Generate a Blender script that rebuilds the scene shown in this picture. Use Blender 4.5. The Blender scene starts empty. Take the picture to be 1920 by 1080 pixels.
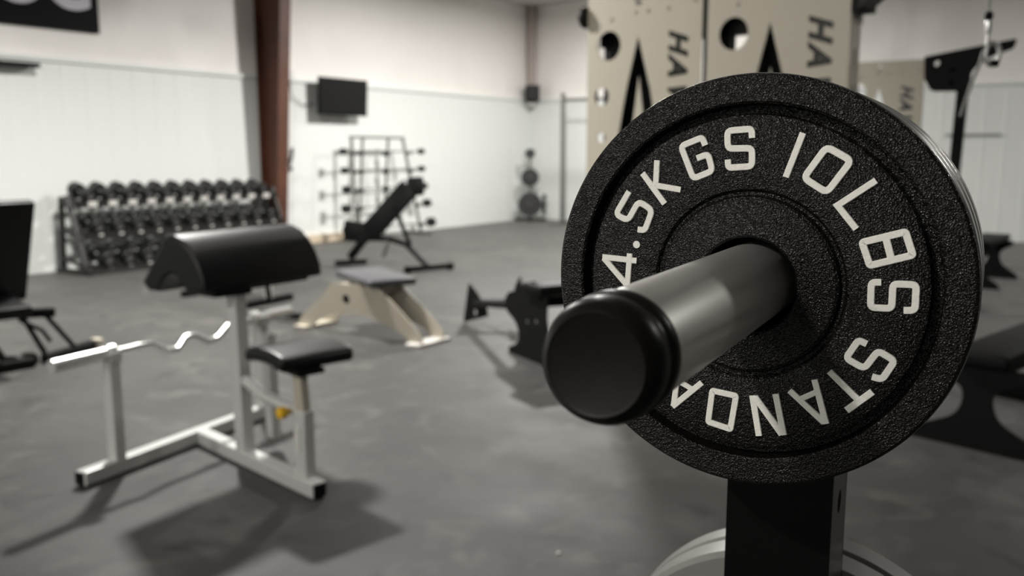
import bpy, bmesh, math, random
from mathutils import Vector, Matrix
random.seed(7)
S = bpy.context.scene
C = S.collection
R = math.radians
PI = math.pi

# ------------------------------------------------------------------ camera
cam = bpy.data.objects.new('camera', bpy.data.cameras.new('camera'))
C.objects.link(cam)
cam.location = (0, 0, 1.39)
cam.rotation_euler = (R(90 - 8.64), 0, R(33.9))
cam.data.sensor_width = 36
cam.data.lens = 31.46
cam.data.clip_start = 0.02
cam.data.dof.use_dof = True
cam.data.dof.focus_distance = 0.492
cam.data.dof.aperture_fstop = 8.6
S.camera = cam
# ------------------------------------------------------------------ world and exposure
w = bpy.data.worlds.new('world'); S.world = w; w.use_nodes = True
w.node_tree.nodes['Background'].inputs[0].default_value = (0.9, 0.92, 0.9, 1)
w.node_tree.nodes['Background'].inputs[1].default_value = 0.02
S.view_settings.view_transform = 'Standard'
S.view_settings.look = 'None'
S.view_settings.gamma = 1
S.view_settings.use_curve_mapping = False
S.view_settings.exposure = 0.0
# ------------------------------------------------------------------ unseen high bay lamps under the ceiling, several added as fill and for glints: x, y, watts, beam angle of the reflector
LAMPS = [(-6.0, 4.6, 425, 158), (-2.6, 3.6, 30, 180), (-6.3, 10.4, 490, 180), (-7.0, 13.9, 150, 180), (0.8, 13.0, 65, 180), (-5.6, -3.6, 190, 180), (-1.4, -3.6, 200, 180), (2.8, 6.2, 95, 180)]
LAMP_Z = 4.12
for lx, ly, lw, lsp in LAMPS:
    ld = bpy.data.lights.new('unseen_bay_light', 'AREA')
    ld.shape = 'DISK'; ld.size = 0.34; ld.spread = R(lsp); ld.energy = lw; ld.color = (1.0, 0.975, 0.93)
    lo = bpy.data.objects.new('unseen_bay_light', ld); C.objects.link(lo)
    lo.location = (lx, ly, LAMP_Z - 0.012)

# ------------------------------------------------------------------ materials
def mat(name, col, rough=0.5, metal=0.0, spec=0.5, coat=0.0):
    m = bpy.data.materials.new(name); m.use_nodes = True
    b = m.node_tree.nodes['Principled BSDF']
    b.inputs['Base Color'].default_value = (*col, 1)
    b.inputs['Roughness'].default_value = rough
    b.inputs['Metallic'].default_value = metal
    b.inputs['Specular IOR Level'].default_value = spec
    b.inputs['Coat Weight'].default_value = coat
    return m
def nodes(m):
    nt = m.node_tree
    return nt, nt.nodes, nt.links, nt.nodes['Principled BSDF']
def bump(m, scale, strength, dist=0.01, kind='noise', detail=3, stretch=None):
    nt, N, L, b = nodes(m)
    tc = N.new('ShaderNodeTexCoord'); mp = N.new('ShaderNodeMapping')
    if stretch: mp.inputs['Scale'].default_value = stretch
    L.new(tc.outputs['Object'], mp.inputs[0])
    if kind == 'voronoi':
        t = N.new('ShaderNodeTexVoronoi'); t.inputs['Scale'].default_value = scale; out = t.outputs['Distance']
    else:
        t = N.new('ShaderNodeTexNoise'); t.inputs['Scale'].default_value = scale; t.inputs['Detail'].default_value = detail; out = t.outputs[0]
    L.new(mp.outputs[0], t.inputs['Vector'])
    bp = N.new('ShaderNodeBump'); bp.inputs['Strength'].default_value = strength; bp.inputs['Distance'].default_value = dist
    L.new(out, bp.inputs['Height'])
    prev = b.inputs['Normal'].links
    if prev: L.new(prev[0].from_socket, bp.inputs['Normal'])
    L.new(bp.outputs[0], b.inputs['Normal'])
    return m
def mottle(m, c1, c2, scale, lo=0.35, hi=0.65, detail=4, stretch=None, rough=None):
    nt, N, L, b = nodes(m)
    tc = N.new('ShaderNodeTexCoord'); mp = N.new('ShaderNodeMapping')
    if stretch: mp.inputs['Scale'].default_value = stretch
    t = N.new('ShaderNodeTexNoise'); t.inputs['Scale'].default_value = scale; t.inputs['Detail'].default_value = detail
    r = N.new('ShaderNodeMapRange'); r.inputs['From Min'].default_value = lo; r.inputs['From Max'].default_value = hi
    x = N.new('ShaderNodeMix'); x.data_type = 'RGBA'
    x.inputs['A'].default_value = (*c1, 1); x.inputs['B'].default_value = (*c2, 1)
    L.new(tc.outputs['Object'], mp.inputs[0]); L.new(mp.outputs[0], t.inputs['Vector'])
    L.new(t.outputs[0], r.inputs['Value']); L.new(r.outputs[0], x.inputs['Factor']); L.new(x.outputs['Result'], b.inputs['Base Color'])
    if rough:
        r2 = N.new('ShaderNodeMapRange'); r2.inputs['To Min'].default_value = rough[0]; r2.inputs['To Max'].default_value = rough[1]
        L.new(r.outputs[0], r2.inputs['Value']); L.new(r2.outputs[0], b.inputs['Roughness'])
    return x

M = {}
M['liner'] = mat('liner_steel', (0.73, 0.745, 0.727), 0.45)
M['insul'] = bump(bump(mat('vinyl_insulation', (0.84, 0.81, 0.78), 0.5), 0.9, 0.5, 0.25, detail=1), 2.2, 0.35, 0.06, detail=2, stretch=(1, 1, 0.3))
M['ceil'] = bump(mat('ceiling_vinyl', (0.60, 0.585, 0.56), 0.6), 0.8, 0.4, 0.15, detail=1)
M['darkwall'] = mat('charcoal_wall', (0.10, 0.10, 0.10), 0.7)
M['trim'] = mat('liner_trim', (0.70, 0.73, 0.71), 0.4)
M['wood'] = bump(mat('pale_timber', (0.60, 0.50, 0.37), 0.6), 20, 0.2, 0.002)
M['rust'] = mat('red_oxide_steel', (0.10, 0.032, 0.018), 0.5)
mottle(M['rust'], (0.070, 0.024, 0.013), (0.105, 0.038, 0.020), 2.5)
M['pinkpost'] = mat('primer_post', (0.44, 0.38, 0.35), 0.5)
M['iron'] = mat('hammertone_iron', (0.0055, 0.0047, 0.0040), 0.25, 0.0, 0.3)
bump(bump(M['iron'], 560, 0.9, 0.0011, detail=2), 1100, 0.8, 0.0006, kind='voronoi')
M['ironedge'] = mat('grey_enamel_iron', (0.20, 0.195, 0.185), 0.40, 0.2, 0.6)
bump(M['ironedge'], 500, 0.4, 0.0005)
M['edge'] = bump(mat('wall_reflection_edge', (0.30, 0.295, 0.28), 0.28, 0.5), 350, 0.35, 0.0006)  # paler than the disc: the white wall's reflection put into the colour
M['letter'] = mat('silver_letter_paint', (0.80, 0.785, 0.72), 0.42, 0.0)
bump(M['letter'], 700, 0.55, 0.0006)
M['peg'] = mat('satin_zinc', (0.86, 0.85, 0.81), 0.36, 0.88)
M['rubber'] = mat('black_rubber', (0.006, 0.0055, 0.005), 0.34, 0, 0.2)
bump(M['rubber'], 60, 0.15, 0.002)
M['black'] = mat('black_powder_coat', (0.0035, 0.0035, 0.0038), 0.55, 0, 0.15)
M['blackpost'] = bump(mat('black_textured_powder_coat', (0.0025, 0.0025, 0.0025), 0.5, 0, 0.08), 900, 0.2, 0.0003)
M['white'] = mat('white_powder_coat', (0.58, 0.585, 0.57), 0.36, 0.25)
M['chrome'] = mat('polished_chrome', (0.85, 0.85, 0.84), 0.26, 0.75)
M['vinyl'] = bump(mat('black_vinyl', (0.004, 0.004, 0.0045), 0.38, 0, 0.3), 120, 0.12, 0.002)
M['vinylg'] = bump(mat('grey_black_vinyl', (0.005, 0.005, 0.006), 0.38, 0, 0.35), 120, 0.12, 0.002)
M['tan'] = mat('sand_powder_coat', (0.42, 0.385, 0.315), 0.42)
M['db'] = mat('urethane', (0.004, 0.004, 0.0045), 0.4, 0, 0.4)
M['dbcap'] = mat('grey_end_cap', (0.10, 0.10, 0.10), 0.4, 0.3)
M['greysteel'] = mat('grey_rack_steel', (0.16, 0.16, 0.15), 0.4, 0.2)
M['rackdark'] = mat('dark_rack_steel', (0.020, 0.019, 0.018), 0.4, 0.1)
M['tag'] = mat('pale_weight_tag', (0.62, 0.60, 0.57), 0.35)
M['screen'] = mat('dark_screen', (0.003, 0.003, 0.003), 0.35, 0, 0.25)
M['banner'] = bump(mat('black_banner_cloth', (0.003, 0.003, 0.0035), 0.6, 0, 0.12), 3, 0.2, 0.02)
M['print'] = mat('lilac_white_print', (0.62, 0.60, 0.66), 0.5)
M['decal'] = mat('gloss_black_decal', (0.012, 0.013, 0.010), 0.25)
M['decalsilver'] = mat('silver_foil_decal', (0.52, 0.51, 0.46), 0.3, 0.3)
M['yellow'] = mat('yellow_knob', (0.72, 0.42, 0.015), 0.4)
M['knobw'] = mat('white_plastic', (0.7, 0.7, 0.68), 0.4)
M['lamp'] = mat('lamp_housing', (0.3, 0.3, 0.3), 0.4, 0.6)
M['postside'] = mat('sheen_post_side', (0.055, 0.052, 0.045), 0.35, 0.2)  # lighter than the post: sheen on its side put into the colour
M['padgrey'] = bump(mat('reflection_grey_vinyl', (0.06, 0.06, 0.066), 0.42), 120, 0.12, 0.002)  # black pad's reflecting top put into an even grey
M['bumper'] = bump(mat('dusty_black_rubber', (0.022, 0.022, 0.022), 0.55), 200, 0.2, 0.001)
M['inside'] = mat('inner_black_steel', (0.006, 0.006, 0.006), 0.5, 0, 0.3)
M['glass'] = mat('lamp_diffuser', (0.8, 0.8, 0.8), 0.4)
b_ = M['glass'].node_tree.nodes['Principled BSDF']
b_.inputs['Emission Color'].default_value = (1, 0.97, 0.92, 1); b_.inputs['Emission Strength'].default_value = 6

# floor: rolled rubber with large cloudy wear, footprints, flecks and mat joints
fm = mat('rubber_floor', (0.06, 0.058, 0.055), 0.5, 0, 0.3)
nt, N, L, b = nodes(fm)
tc = N.new('ShaderNodeTexCoord')
def noise(scale, detail=4, dist=0.0):
    t = N.new('ShaderNodeTexNoise'); t.inputs['Scale'].default_value = scale; t.inputs['Detail'].default_value = detail
    t.inputs['Distortion'].default_value = dist
    L.new(tc.outputs['Object'], t.inputs['Vector']); return t.outputs[0]
def rng(s, a, b2, c=0.0, d=1.0):
    r = N.new('ShaderNodeMapRange'); r.inputs['From Min'].default_value = a; r.inputs['From Max'].default_value = b2
    r.inputs['To Min'].default_value = c; r.inputs['To Max'].default_value = d; L.new(s, r.inputs['Value']); return r.outputs[0]
def mix(f, a, b2, mode='MIX'):
    x = N.new('ShaderNodeMix'); x.data_type = 'RGBA'; x.blend_type = mode
    for k, v in (('Factor', f), ('A', a), ('B', b2)):
        if isinstance(v, tuple): x.inputs[k].default_value = (*v, 1)
        elif isinstance(v, float): x.inputs[k].default_value = v
        else: L.new(v, x.inputs[k])
    return x.outputs['Result']
c = mix(rng(noise(0.9, 3, 0.6), 0.35, 0.65), (0.023, 0.0225, 0.0215), (0.042, 0.041, 0.0385))
c = mix(rng(noise(3.3, 4, 1.2), 0.54, 0.70), c, (0.066, 0.064, 0.059))
c = mix(rng(noise(5.5, 3, 0.5), 0.58, 0.72), c, (0.013, 0.0125, 0.012))
br = N.new('ShaderNodeTexBrick'); br.offset = 0.5
for k, v in (('Scale', 1.0), ('Mortar Size', 0.004), ('Mortar Smooth', 0.3), ('Brick Width', 1.83), ('Row Height', 1.22)): br.inputs[k].default_value = v
br.inputs['Color1'].default_value = (1, 1, 1, 1); br.inputs['Color2'].default_value = (0.86, 0.86, 0.86, 1); br.inputs['Mortar'].default_value = (0.45, 0.45, 0.45, 1)
L.new(tc.outputs['Object'], br.inputs['Vector'])
c = mix(1.0, c, br.outputs['Color'], 'MULTIPLY')
vo = N.new('ShaderNodeTexVoronoi'); vo.inputs['Scale'].default_value = 130; L.new(tc.outputs['Object'], vo.inputs['Vector'])
c = mix(rng(vo.outputs['Distance'], 0.10, 0.05, 0.0, 0.5), c, (0.22, 0.21, 0.20))
L.new(c, b.inputs['Base Color'])
b.inputs['Sheen Weight'].default_value = 0.38; b.inputs['Sheen Roughness'].default_value = 0.32; b.inputs['Sheen Tint'].default_value = (0.9, 0.88, 0.85, 1)   # fine dust
L.new(rng(noise(2.0, 3), 0.3, 0.7, 0.52, 0.64), b.inputs['Roughness'])
bp = N.new('ShaderNodeBump'); bp.inputs['Strength'].default_value = 0.25; bp.inputs['Distance'].default_value = 0.004
L.new(noise(90, 2), bp.inputs['Height']); L.new(bp.outputs[0], b.inputs['Normal'])
M['floor'] = fm

# ------------------------------------------------------------------ mesh helpers
def rot_to(d):
    return Vector(d).to_track_quat('Z', 'Y').to_matrix().to_4x4()
class MB:
    def __init__(self): self.bm = bmesh.new()
    def _take(self, tmp, mx=None):
        if mx is not None: tmp.transform(mx)
        me = bpy.data.meshes.new('t'); tmp.to_mesh(me); tmp.free(); self.bm.from_mesh(me); bpy.data.meshes.remove(me)
        return self
    def box(self, c, s, rot=(0, 0, 0), bev=0.0, seg=2):
        t = bmesh.new(); bmesh.ops.create_cube(t, size=1); bmesh.ops.scale(t, vec=s, verts=t.verts)
        if bev: bmesh.ops.bevel(t, geom=t.edges[:], offset=bev, segments=seg, affect='EDGES', profile=0.5)
        from mathutils import Euler
        return self._take(t, Matrix.Translation(c) @ Euler([R(a) for a in rot]).to_matrix().to_4x4())
    def beam(self, a, b2, wd, ht, bev=0.004, up=(0, 0, 1)):
        a = Vector(a); b2 = Vector(b2); z = (b2 - a); ln = z.length; z.normalize()
        u = Vector(up)
        if abs(z.dot(u)) > 0.98: u = Vector((0, 1, 0))
        x = u.cross(z).normalized(); y = z.cross(x)
        t = bmesh.new(); bmesh.ops.create_cube(t, size=1); bmesh.ops.scale(t, vec=(wd, ht, ln), verts=t.verts)
        if bev: bmesh.ops.bevel(t, geom=t.edges[:], offset=bev, segments=2, affect='EDGES', profile=0.5)
        m = Matrix((x, y, z)).transposed().to_4x4(); m.translation = (a + b2) / 2
        return self._take(t, m)
    def cyl(self, a, b2, r, r2=None, seg=24, bev=0.0):
        a = Vector(a); b2 = Vector(b2); d = b2 - a
        t = bmesh.new(); bmesh.ops.create_cone(t, cap_ends=True, segments=seg, radius1=r, radius2=r if r2 is None else r2, depth=d.length)
        if bev:
            es = [e for e in t.edges if abs(e.verts[0].co.z - e.verts[1].co.z) < 1e-6]
            bmesh.ops.bevel(t, geom=es, offset=bev, segments=2, affect='EDGES', profile=0.5)
        m = rot_to(d); m.translation = (a + b2) / 2
        return self._take(t, m)
    def tube(self, pts, r, seg=12):
        pts = [Vector(p) for p in pts]; rings = []; bm = self.bm; ref = None
        for i, p in enumerate(pts):
            d = ((pts[min(i + 1, len(pts) - 1)] - p).normalized() + (p - pts[max(i - 1, 0)]).normalized()).normalized()
            if ref is None: ref = d.orthogonal().normalized()
            ref = (ref - d * ref.dot(d)).normalized(); y = d.cross(ref)
            rings.append([bm.verts.new(p + r * (math.cos(k * 2 * PI / seg) * ref + math.sin(k * 2 * PI / seg) * y)) for k in range(seg)])
        for a, b2 in zip(rings, rings[1:]):
            for k in range(seg): bm.faces.new((a[k], a[(k + 1) % seg], b2[(k + 1) % seg], b2[k]))
        bm.faces.new(rings[0][::-1]); bm.faces.new(rings[-1]); return self
    def lathe(self, prof, mx=None, seg=64, closed=False):
        t = bmesh.new(); rings = []
        for r, z in prof:
            rings.append([t.verts.new((r * math.cos(k * 2 * PI / seg), r * math.sin(k * 2 * PI / seg), z)) for k in range(seg)] if r > 1e-6 else [t.verts.new((0, 0, z))])
        pr = list(zip(rings, rings[1:]))
        if closed: pr.append((rings[-1], rings[0]))
        for a, b2 in pr:
            for k in range(seg):
                q = (k + 1) % seg
                if len(a) == 1 and len(b2) == 1: continue
                if len(a) == 1: t.faces.new((a[0], b2[k], b2[q]))
                elif len(b2) == 1: t.faces.new((a[k], b2[0], a[q]))
                else: t.faces.new((a[k], b2[k], b2[q], a[q]))
        bmesh.ops.recalc_face_normals(t, faces=t.faces)
        return self._take(t, mx)
    def prism(self, poly, y0, y1, bev=0.0, axis='Y'):
        """extrude an (x, z) outline from y0 to y1"""
        t = bmesh.new()
        f = t.faces.new([t.verts.new((x, y0, z)) for x, z in poly])
        r = bmesh.ops.extrude_face_region(t, geom=[f])
        bmesh.ops.translate(t, vec=(0, y1 - y0, 0), verts=[v for v in r['geom'] if isinstance(v, bmesh.types.BMVert)])
        bmesh.ops.recalc_face_normals(t, faces=t.faces)
        if bev: bmesh.ops.bevel(t, geom=t.edges[:], offset=bev, segments=3, affect='EDGES', profile=0.5)
        return self._take(t, Matrix.Rotation(R(90), 4, 'Z') if axis == 'X' else None)
    def ribbon(self, pts, wd, h, closed=False, fil=0.0, y=0.0):
        """raised stroke of width wd in the (x, z) plane, rising h towards -y"""
        P = [Vector(p) for p in pts]; n = len(P); Q = []
        for i, p in enumerate(P):
            if not closed and i in (0, n - 1) or fil <= 0: Q.append(p); continue
            a = P[i - 1]; c2 = P[(i + 1) % n]
            f = min(fil, (a - p).length * 0.45, (c2 - p).length * 0.45)
            s = p + (a - p).normalized() * f; e = p + (c2 - p).normalized() * f
            for k in range(5):
                t = k / 4; Q.append((1 - t) ** 2 * s + 2 * t * (1 - t) * p + t * t * e)
        m = len(Q); bm = self.bm; L0 = []
        for i, p in enumerate(Q):
            if closed: a, c2 = Q[i - 1], Q[(i + 1) % m]
            else: a, c2 = Q[max(i - 1, 0)], Q[min(i + 1, m - 1)]
            d1 = (p - a).normalized() if (p - a).length > 1e-9 else (c2 - p).normalized()
            d2 = (c2 - p).normalized() if (c2 - p).length > 1e-9 else d1
            n1 = Vector((-d1.y, d1.x)); n2 = Vector((-d2.y, d2.x)); nn = (n1 + n2).normalized()
            k = min(1 / max(nn.dot(n1), 0.3), 1.8)
            row = []
            for ww, yy in ((wd / 2 + 0.0003, y + 0.002), (wd / 2, y - h * 0.75), (wd / 2 - 0.0003, y - h)):
                row.append((bm.verts.new((p.x + nn.x * k * ww, yy, p.y + nn.y * k * ww)), bm.verts.new((p.x - nn.x * k * ww, yy, p.y - nn.y * k * ww))))
            L0.append(row)
        pr = list(zip(L0, L0[1:])) + ([(L0[-1], L0[0])] if closed else [])
        for a, b2 in pr:
            bm.faces.new((a[2][0], b2[2][0], b2[2][1], a[2][1]))
            for k in (0, 1):
                bm.faces.new((a[k][0], b2[k][0], b2[k + 1][0], a[k + 1][0])); bm.faces.new((a[k + 1][1], b2[k + 1][1], b2[k][1], a[k][1]))
        if not closed:
            for r_ in (L0[0], L0[-1]):
                for k in (0, 1): bm.faces.new((r_[k][0], r_[k + 1][0], r_[k + 1][1], r_[k][1]))
        return self
    def build(self, name, m, parent=None, smooth=35, loc=None, label=None):
        bm = self.bm
        bmesh.ops.recalc_face_normals(bm, faces=bm.faces)
        me = bpy.data.meshes.new(name); bm.to_mesh(me); bm.free()
        me.materials.append(M[m] if isinstance(m, str) else m)
        if smooth:
            me.polygons.foreach_set('use_smooth', [True] * len(me.polygons))
            try: me.set_sharp_from_angle(angle=R(smooth))
            except Exception: pass
        o = bpy.data.objects.new(name, me); C.objects.link(o)
        if parent: o.parent = parent
        if loc: o.location = loc
        if label: o['label'] = label
        return o
def flat(outlines, th, mx=None):
    """plate in the (x, z) plane cut from outlines (first outer, rest holes), thickness th centred on y = 0"""
    cu = bpy.data.curves.new('c', 'CURVE'); cu.dimensions = '2D'; cu.fill_mode = 'BOTH'; cu.extrude = th / 2
    for ol in outlines:
        sp = cu.splines.new('POLY'); sp.points.add(len(ol) - 1)
        for p, (x, y) in zip(sp.points, ol): p.co = (x, y, 0, 1)
        sp.use_cyclic_u = True
    ob = bpy.data.objects.new('c', cu); C.objects.link(ob)
    me = bpy.data.meshes.new_from_object(ob.evaluated_get(bpy.context.evaluated_depsgraph_get()))
    bpy.data.objects.remove(ob); bpy.data.curves.remove(cu)
    t = bmesh.new(); t.from_mesh(me); bpy.data.meshes.remove(me)
    t.transform(Matrix.Rotation(R(90), 4, 'X'))
    if mx is not None: t.transform(mx)
    return t
def flatobj(name, outlines, th, m, parent=None, mx=None, label=None):
    mb = MB(); mb.bm.free(); mb.bm = flat(outlines, th, mx)
    return mb.build(name, m, parent, label=label, smooth=30)
def text(body, size, th, mx, shear=0.0, bold=0.018):
    cu = bpy.data.curves.new('f', 'FONT'); cu.body = body; cu.size = size; cu.extrude = th / 2; cu.shear = shear
    cu.offset = size * bold
    ob = bpy.data.objects.new('f', cu); C.objects.link(ob)
    me = bpy.data.meshes.new_from_object(ob.evaluated_get(bpy.context.evaluated_depsgraph_get()))
    bpy.data.objects.remove(ob); bpy.data.curves.remove(cu)
    t = bmesh.new(); t.from_mesh(me); bpy.data.meshes.remove(me)
    t.transform(mx); mb = MB(); mb.bm.free(); mb.bm = t
    return mb
def circ(x, z, r, n=32): return [(x + r * math.cos(k * 2 * PI / n), z + r * math.sin(k * 2 * PI / n)) for k in range(n)]
def bez(P, n=8):
    """closed outline through points; a point given as (x, z, r) has its corner rounded by r"""
    out = []; m = len(P)
    for i, p in enumerate(P):
        v = Vector(p[:2]); r = p[2] if len(p) > 2 else 0
        if r <= 0: out.append(tuple(v)); continue
        a = Vector(P[i - 1][:2]); c2 = Vector(P[(i + 1) % m][:2])
        f1 = min(r, (a - v).length * 0.49); f2 = min(r, (c2 - v).length * 0.49)
        s = v + (a - v).normalized() * f1; e = v + (c2 - v).normalized() * f2
        for k in range(n + 1):
            t = k / n; out.append(tuple((1 - t) ** 2 * s + 2 * t * (1 - t) * v + t * t * e))
    return out
def thing(name, label, cat, loc=(0, 0, 0), rz=0, group=None):
    o = bpy.data.objects.new(name, None); C.objects.link(o); o.empty_display_size = 0.1
    o.location = loc; o.rotation_euler = (0, 0, R(rz)); o['label'] = label; o['category'] = cat
    if group: o['group'] = group
    return o
def tag(o, label, cat, group=None):
    o['label'] = label; o['category'] = cat
    if group: o['group'] = group
    return o
def struct(o): o['kind'] = 'structure'; return o
def kids(o): return [c for c in bpy.data.objects if c.parent == o]
def dup(o, loc, rz=None, label=None):
    r = o.copy(); C.objects.link(r); r.location = loc
    if rz is not None: r.rotation_euler = (0, 0, R(rz))
    if label: r['label'] = label
    for ch in kids(o):
        c_ = ch.copy(); C.objects.link(c_); c_.parent = r
        for g in kids(ch):
            d = g.copy(); C.objects.link(d); d.parent = c_
    return r

# ================================================================== the setting
XL, XR, YF, YB, H = -10.3, 8.5, -5.0, 16.0, 4.32
LH = 2.43
struct(MB().box(((XL + XR) / 2, (YF + YB) / 2, -0.05), (XR - XL, YB - YF, 0.1)).build('floor', 'floor', smooth=0))
# low gable slope rising away from the left wall
cm = MB(); cm.prism([(XL - 0.1, H), (XR + 0.1, H + 0.55), (XR + 0.1, H + 0.65), (XL - 0.1, H + 0.1)], YF - 0.1, YB + 0.1)
struct(cm.build('ceiling', 'ceil', smooth=0))
def ribbed(n0, n1, fixed, horiz_axis, z0, z1, sign, m):
    """sheet with shallow vertical ribs every 0.3 m; horiz_axis 'y' for side walls, 'x' for end walls"""
    bm = bmesh.new(); pts = []; s = n0
    while s < n1 - 1e-4:
        for off, d in ((0, 0.0), (0.215, 0.0), (0.235, 0.004), (0.262, 0.004), (0.28, 0.0)):
            if s + off <= n1: pts.append((s + off, d))
        s += 0.305
    pts.append((n1, 0.0)); prev = None
    for p, d in pts:
        co = [((fixed + sign * d, p, z) if horiz_axis == 'y' else (p, fixed + sign * d, z)) for z in (z0, z1)]
        cur = [bm.verts.new(q) for q in co]
        if prev: bm.faces.new((prev[0], cur[0], cur[1], prev[1]))
        prev = cur
    mb = MB(); mb._take(bm); return mb
def wall(name, kind):
    t = 0.12
    if kind == 'L': b2 = MB().box((XL - t / 2, (YF + YB) / 2, H / 2), (t, YB - YF, H))
    if kind == 'R': b2 = MB().box((XR + t / 2, (YF + YB) / 2, H / 2 + 0.27), (t, YB - YF, H + 0.55))
    if kind == 'B': b2 = MB().prism([(XL, 0), (XR, 0), (XR, H + 0.55), (XL, H)], YB, YB + t)
    if kind == 'F': b2 = MB().prism([(XL, 0), (XR, 0), (XR, H + 0.55), (XL, H)], YF - t, YF)
    return struct(b2.build(name, 'insul' if kind in 'LBF' else 'darkwall', smooth=0))
wl = wall('wall_left', 'L'); wb = wall('wall_back', 'B'); wr = wall('wall_right', 'R'); wf = wall('wall_front', 'F')
for par, args in ((wf, (XL + 0.05, XR, YF + 0.03, 'x', 0, LH, 1)), (wl, (YF, YB, XL + 0.03, 'y', 0, LH, 1)), (wb, (XL, XR, YB - 0.03, 'x', 0, LH, -1))):
    ribbed(*args, 'liner').build('liner_panel', 'liner', par, smooth=0)
struct(MB().box((XL + 0.03, (YF + YB) / 2, LH + 0.01), (0.06, YB - YF, 0.05)).build('trim_1', 'trim', smooth=0))
struct(MB().box(((XL + XR) / 2, YB - 0.03, LH + 0.01), (XR - XL - 0.12, 0.06, 0.05)).build('trim_2', 'trim', smooth=0))
struct(MB().box((XL + 0.075, 10.0, 0.06), (0.07, 1.9, 0.12), bev=0.004).build('baseboard_left', 'wood', smooth=0))
# tapered red-oxide frame column standing inside the left wall (I section)
col = thing('steel_column', 'red-brown tapered steel frame column standing against the left wall', 'column', (XL, 8.85, 0))
cy0, cy1 = -0.1, 0.1
def colx(z): return 0.33 + 0.265 * z / 3.5
MB().prism([(0.07, 0), (colx(0) - 0.01, 0), (colx(4.25) - 0.01, 4.25), (0.07, 4.25)], -0.006, 0.006).build('web', 'rust', col, smooth=0)
MB().beam((colx(0), 0, 0), (colx(4.25), 0, 4.25), 0.2, 0.018, 0.002, up=(1, 0, 0)).build('flange', 'rust', col, smooth=0)
MB().box((0.075, 0, 2.12), (0.016, 0.2, 4.24)).build('flange', 'rust', col, smooth=0)
MB().box((0.24, 0, 0.01), (0.40, 0.28, 0.02)).build('base_plate', 'rust', col, smooth=0)
cp = tag(MB().beam((XL + 0.11, YB - 0.11, 2.46), (XL + 0.11, YB - 0.11, 4.30), 0.13, 0.13, 0.004).build('corner_post', 'pinkpost', smooth=0), 'pinkish-brown square post rising in the far corner of the room', 'post')
# housings modelled for the unseen lamps
for i, (lx, ly, lw, lsp) in enumerate(LAMPS):
    t = thing('unseen_bay_lamp', 'unseen round grey lamp under the ceiling, placed for its light', 'lamp', (lx, ly, LAMP_Z), 0, 'high bay lamps')
    top = H + 0.55 * (lx - XL) / (XR - XL) - LAMP_Z
    MB().lathe([(0.0, 0.10), (0.06, 0.10), (0.08, 0.06), (0.19, 0.045), (0.20, 0.0), (0.185, 0.0), (0.18, 0.012), (0, 0.012)], seg=32).build('housing', 'lamp', t)
    MB().cyl((0, 0, 0.09), (0, 0, top - 0.004), 0.008, seg=10).build('rod', 'lamp', t)

# ================================================================== foreground plate tree
PX, PY, PZ, PH = -0.1641, 0.4787, 1.318, 5.68      # plate axis point on the rim plane; yaw of the peg
tree = thing('weight_plate_tree', 'black square-tube weight plate tree holding the small iron plates in the foreground', 'rack', (PX, PY, 0), PH)
# post (local frame: peg points to -y, plates stack towards +y)
pw = 0.071; pyf = 0.115; pcx = -0.001
holes = []
pm = MB()
t0 = 0.0035
PT = 1.372
# four walls of the tube, the right one punched with round holes
pm.box((pcx, pyf + t0 / 2, PT / 2), (pw, t0, PT)); pm.box((pcx, pyf + pw - t0 / 2, PT / 2), (pw, t0, PT)); pm.box((pcx - pw / 2 + t0 / 2, pyf + pw / 2, PT / 2), (t0, pw - 2 * t0, PT))
post = pm.build('post', 'blackpost', tree, smooth=0)
side = flat([[(-pw / 2 + t0, 0), (pw / 2 - t0, 0), (pw / 2 - t0, PT), (-pw / 2 + t0, PT)]] + [circ(0, 1.145 - 0.10 * k, 0.0085, 20) for k in range(-2, 11)], t0,
            Matrix.Translation((pcx + pw / 2 - t0 / 2, pyf + pw / 2, 0)) @ Matrix.Rotation(R(90), 4, 'Z'))
mb = MB(); mb.bm.free(); mb.bm = side; mb.build('side_wall', 'postside', tree, smooth=0, label='punched side of the black post, sheen put into its grey')
MB().box((pcx, pyf + pw / 2, PT + 0.002), (pw, pw, 0.006), bev=0.002).build('end_cap', 'rubber', tree)
for sx in (-1, 1):
    MB().beam((pcx, pyf + pw / 2, 0.04), (pcx + sx * 0.30, pyf + pw / 2 + 0.0, 0.04), 0.05, 0.05).build('foot', 'black', tree)
MB().beam((pcx, pyf + pw / 2 - 0.30, 0.04), (pcx, pyf + pw / 2 + 0.30, 0.04), 0.05, 0.05).build('foot', 'black', tree)
for sx, sy in ((0.30, 0), (-0.30, 0), (0, 0.30), (0, -0.30)):
    MB().cyl((pcx + sx, pyf + pw / 2 + sy, 0), (pcx + sx, pyf + pw / 2 + sy, 0.016), 0.032).build('rubber_foot', 'rubber', tree)
RX = Matrix.Rotation(R(90), 4, 'X')     # z axis -> -y
def onaxis(z, y=0.0, x=0.0): return Matrix.Translation((x, y, z)) @ RX
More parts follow.
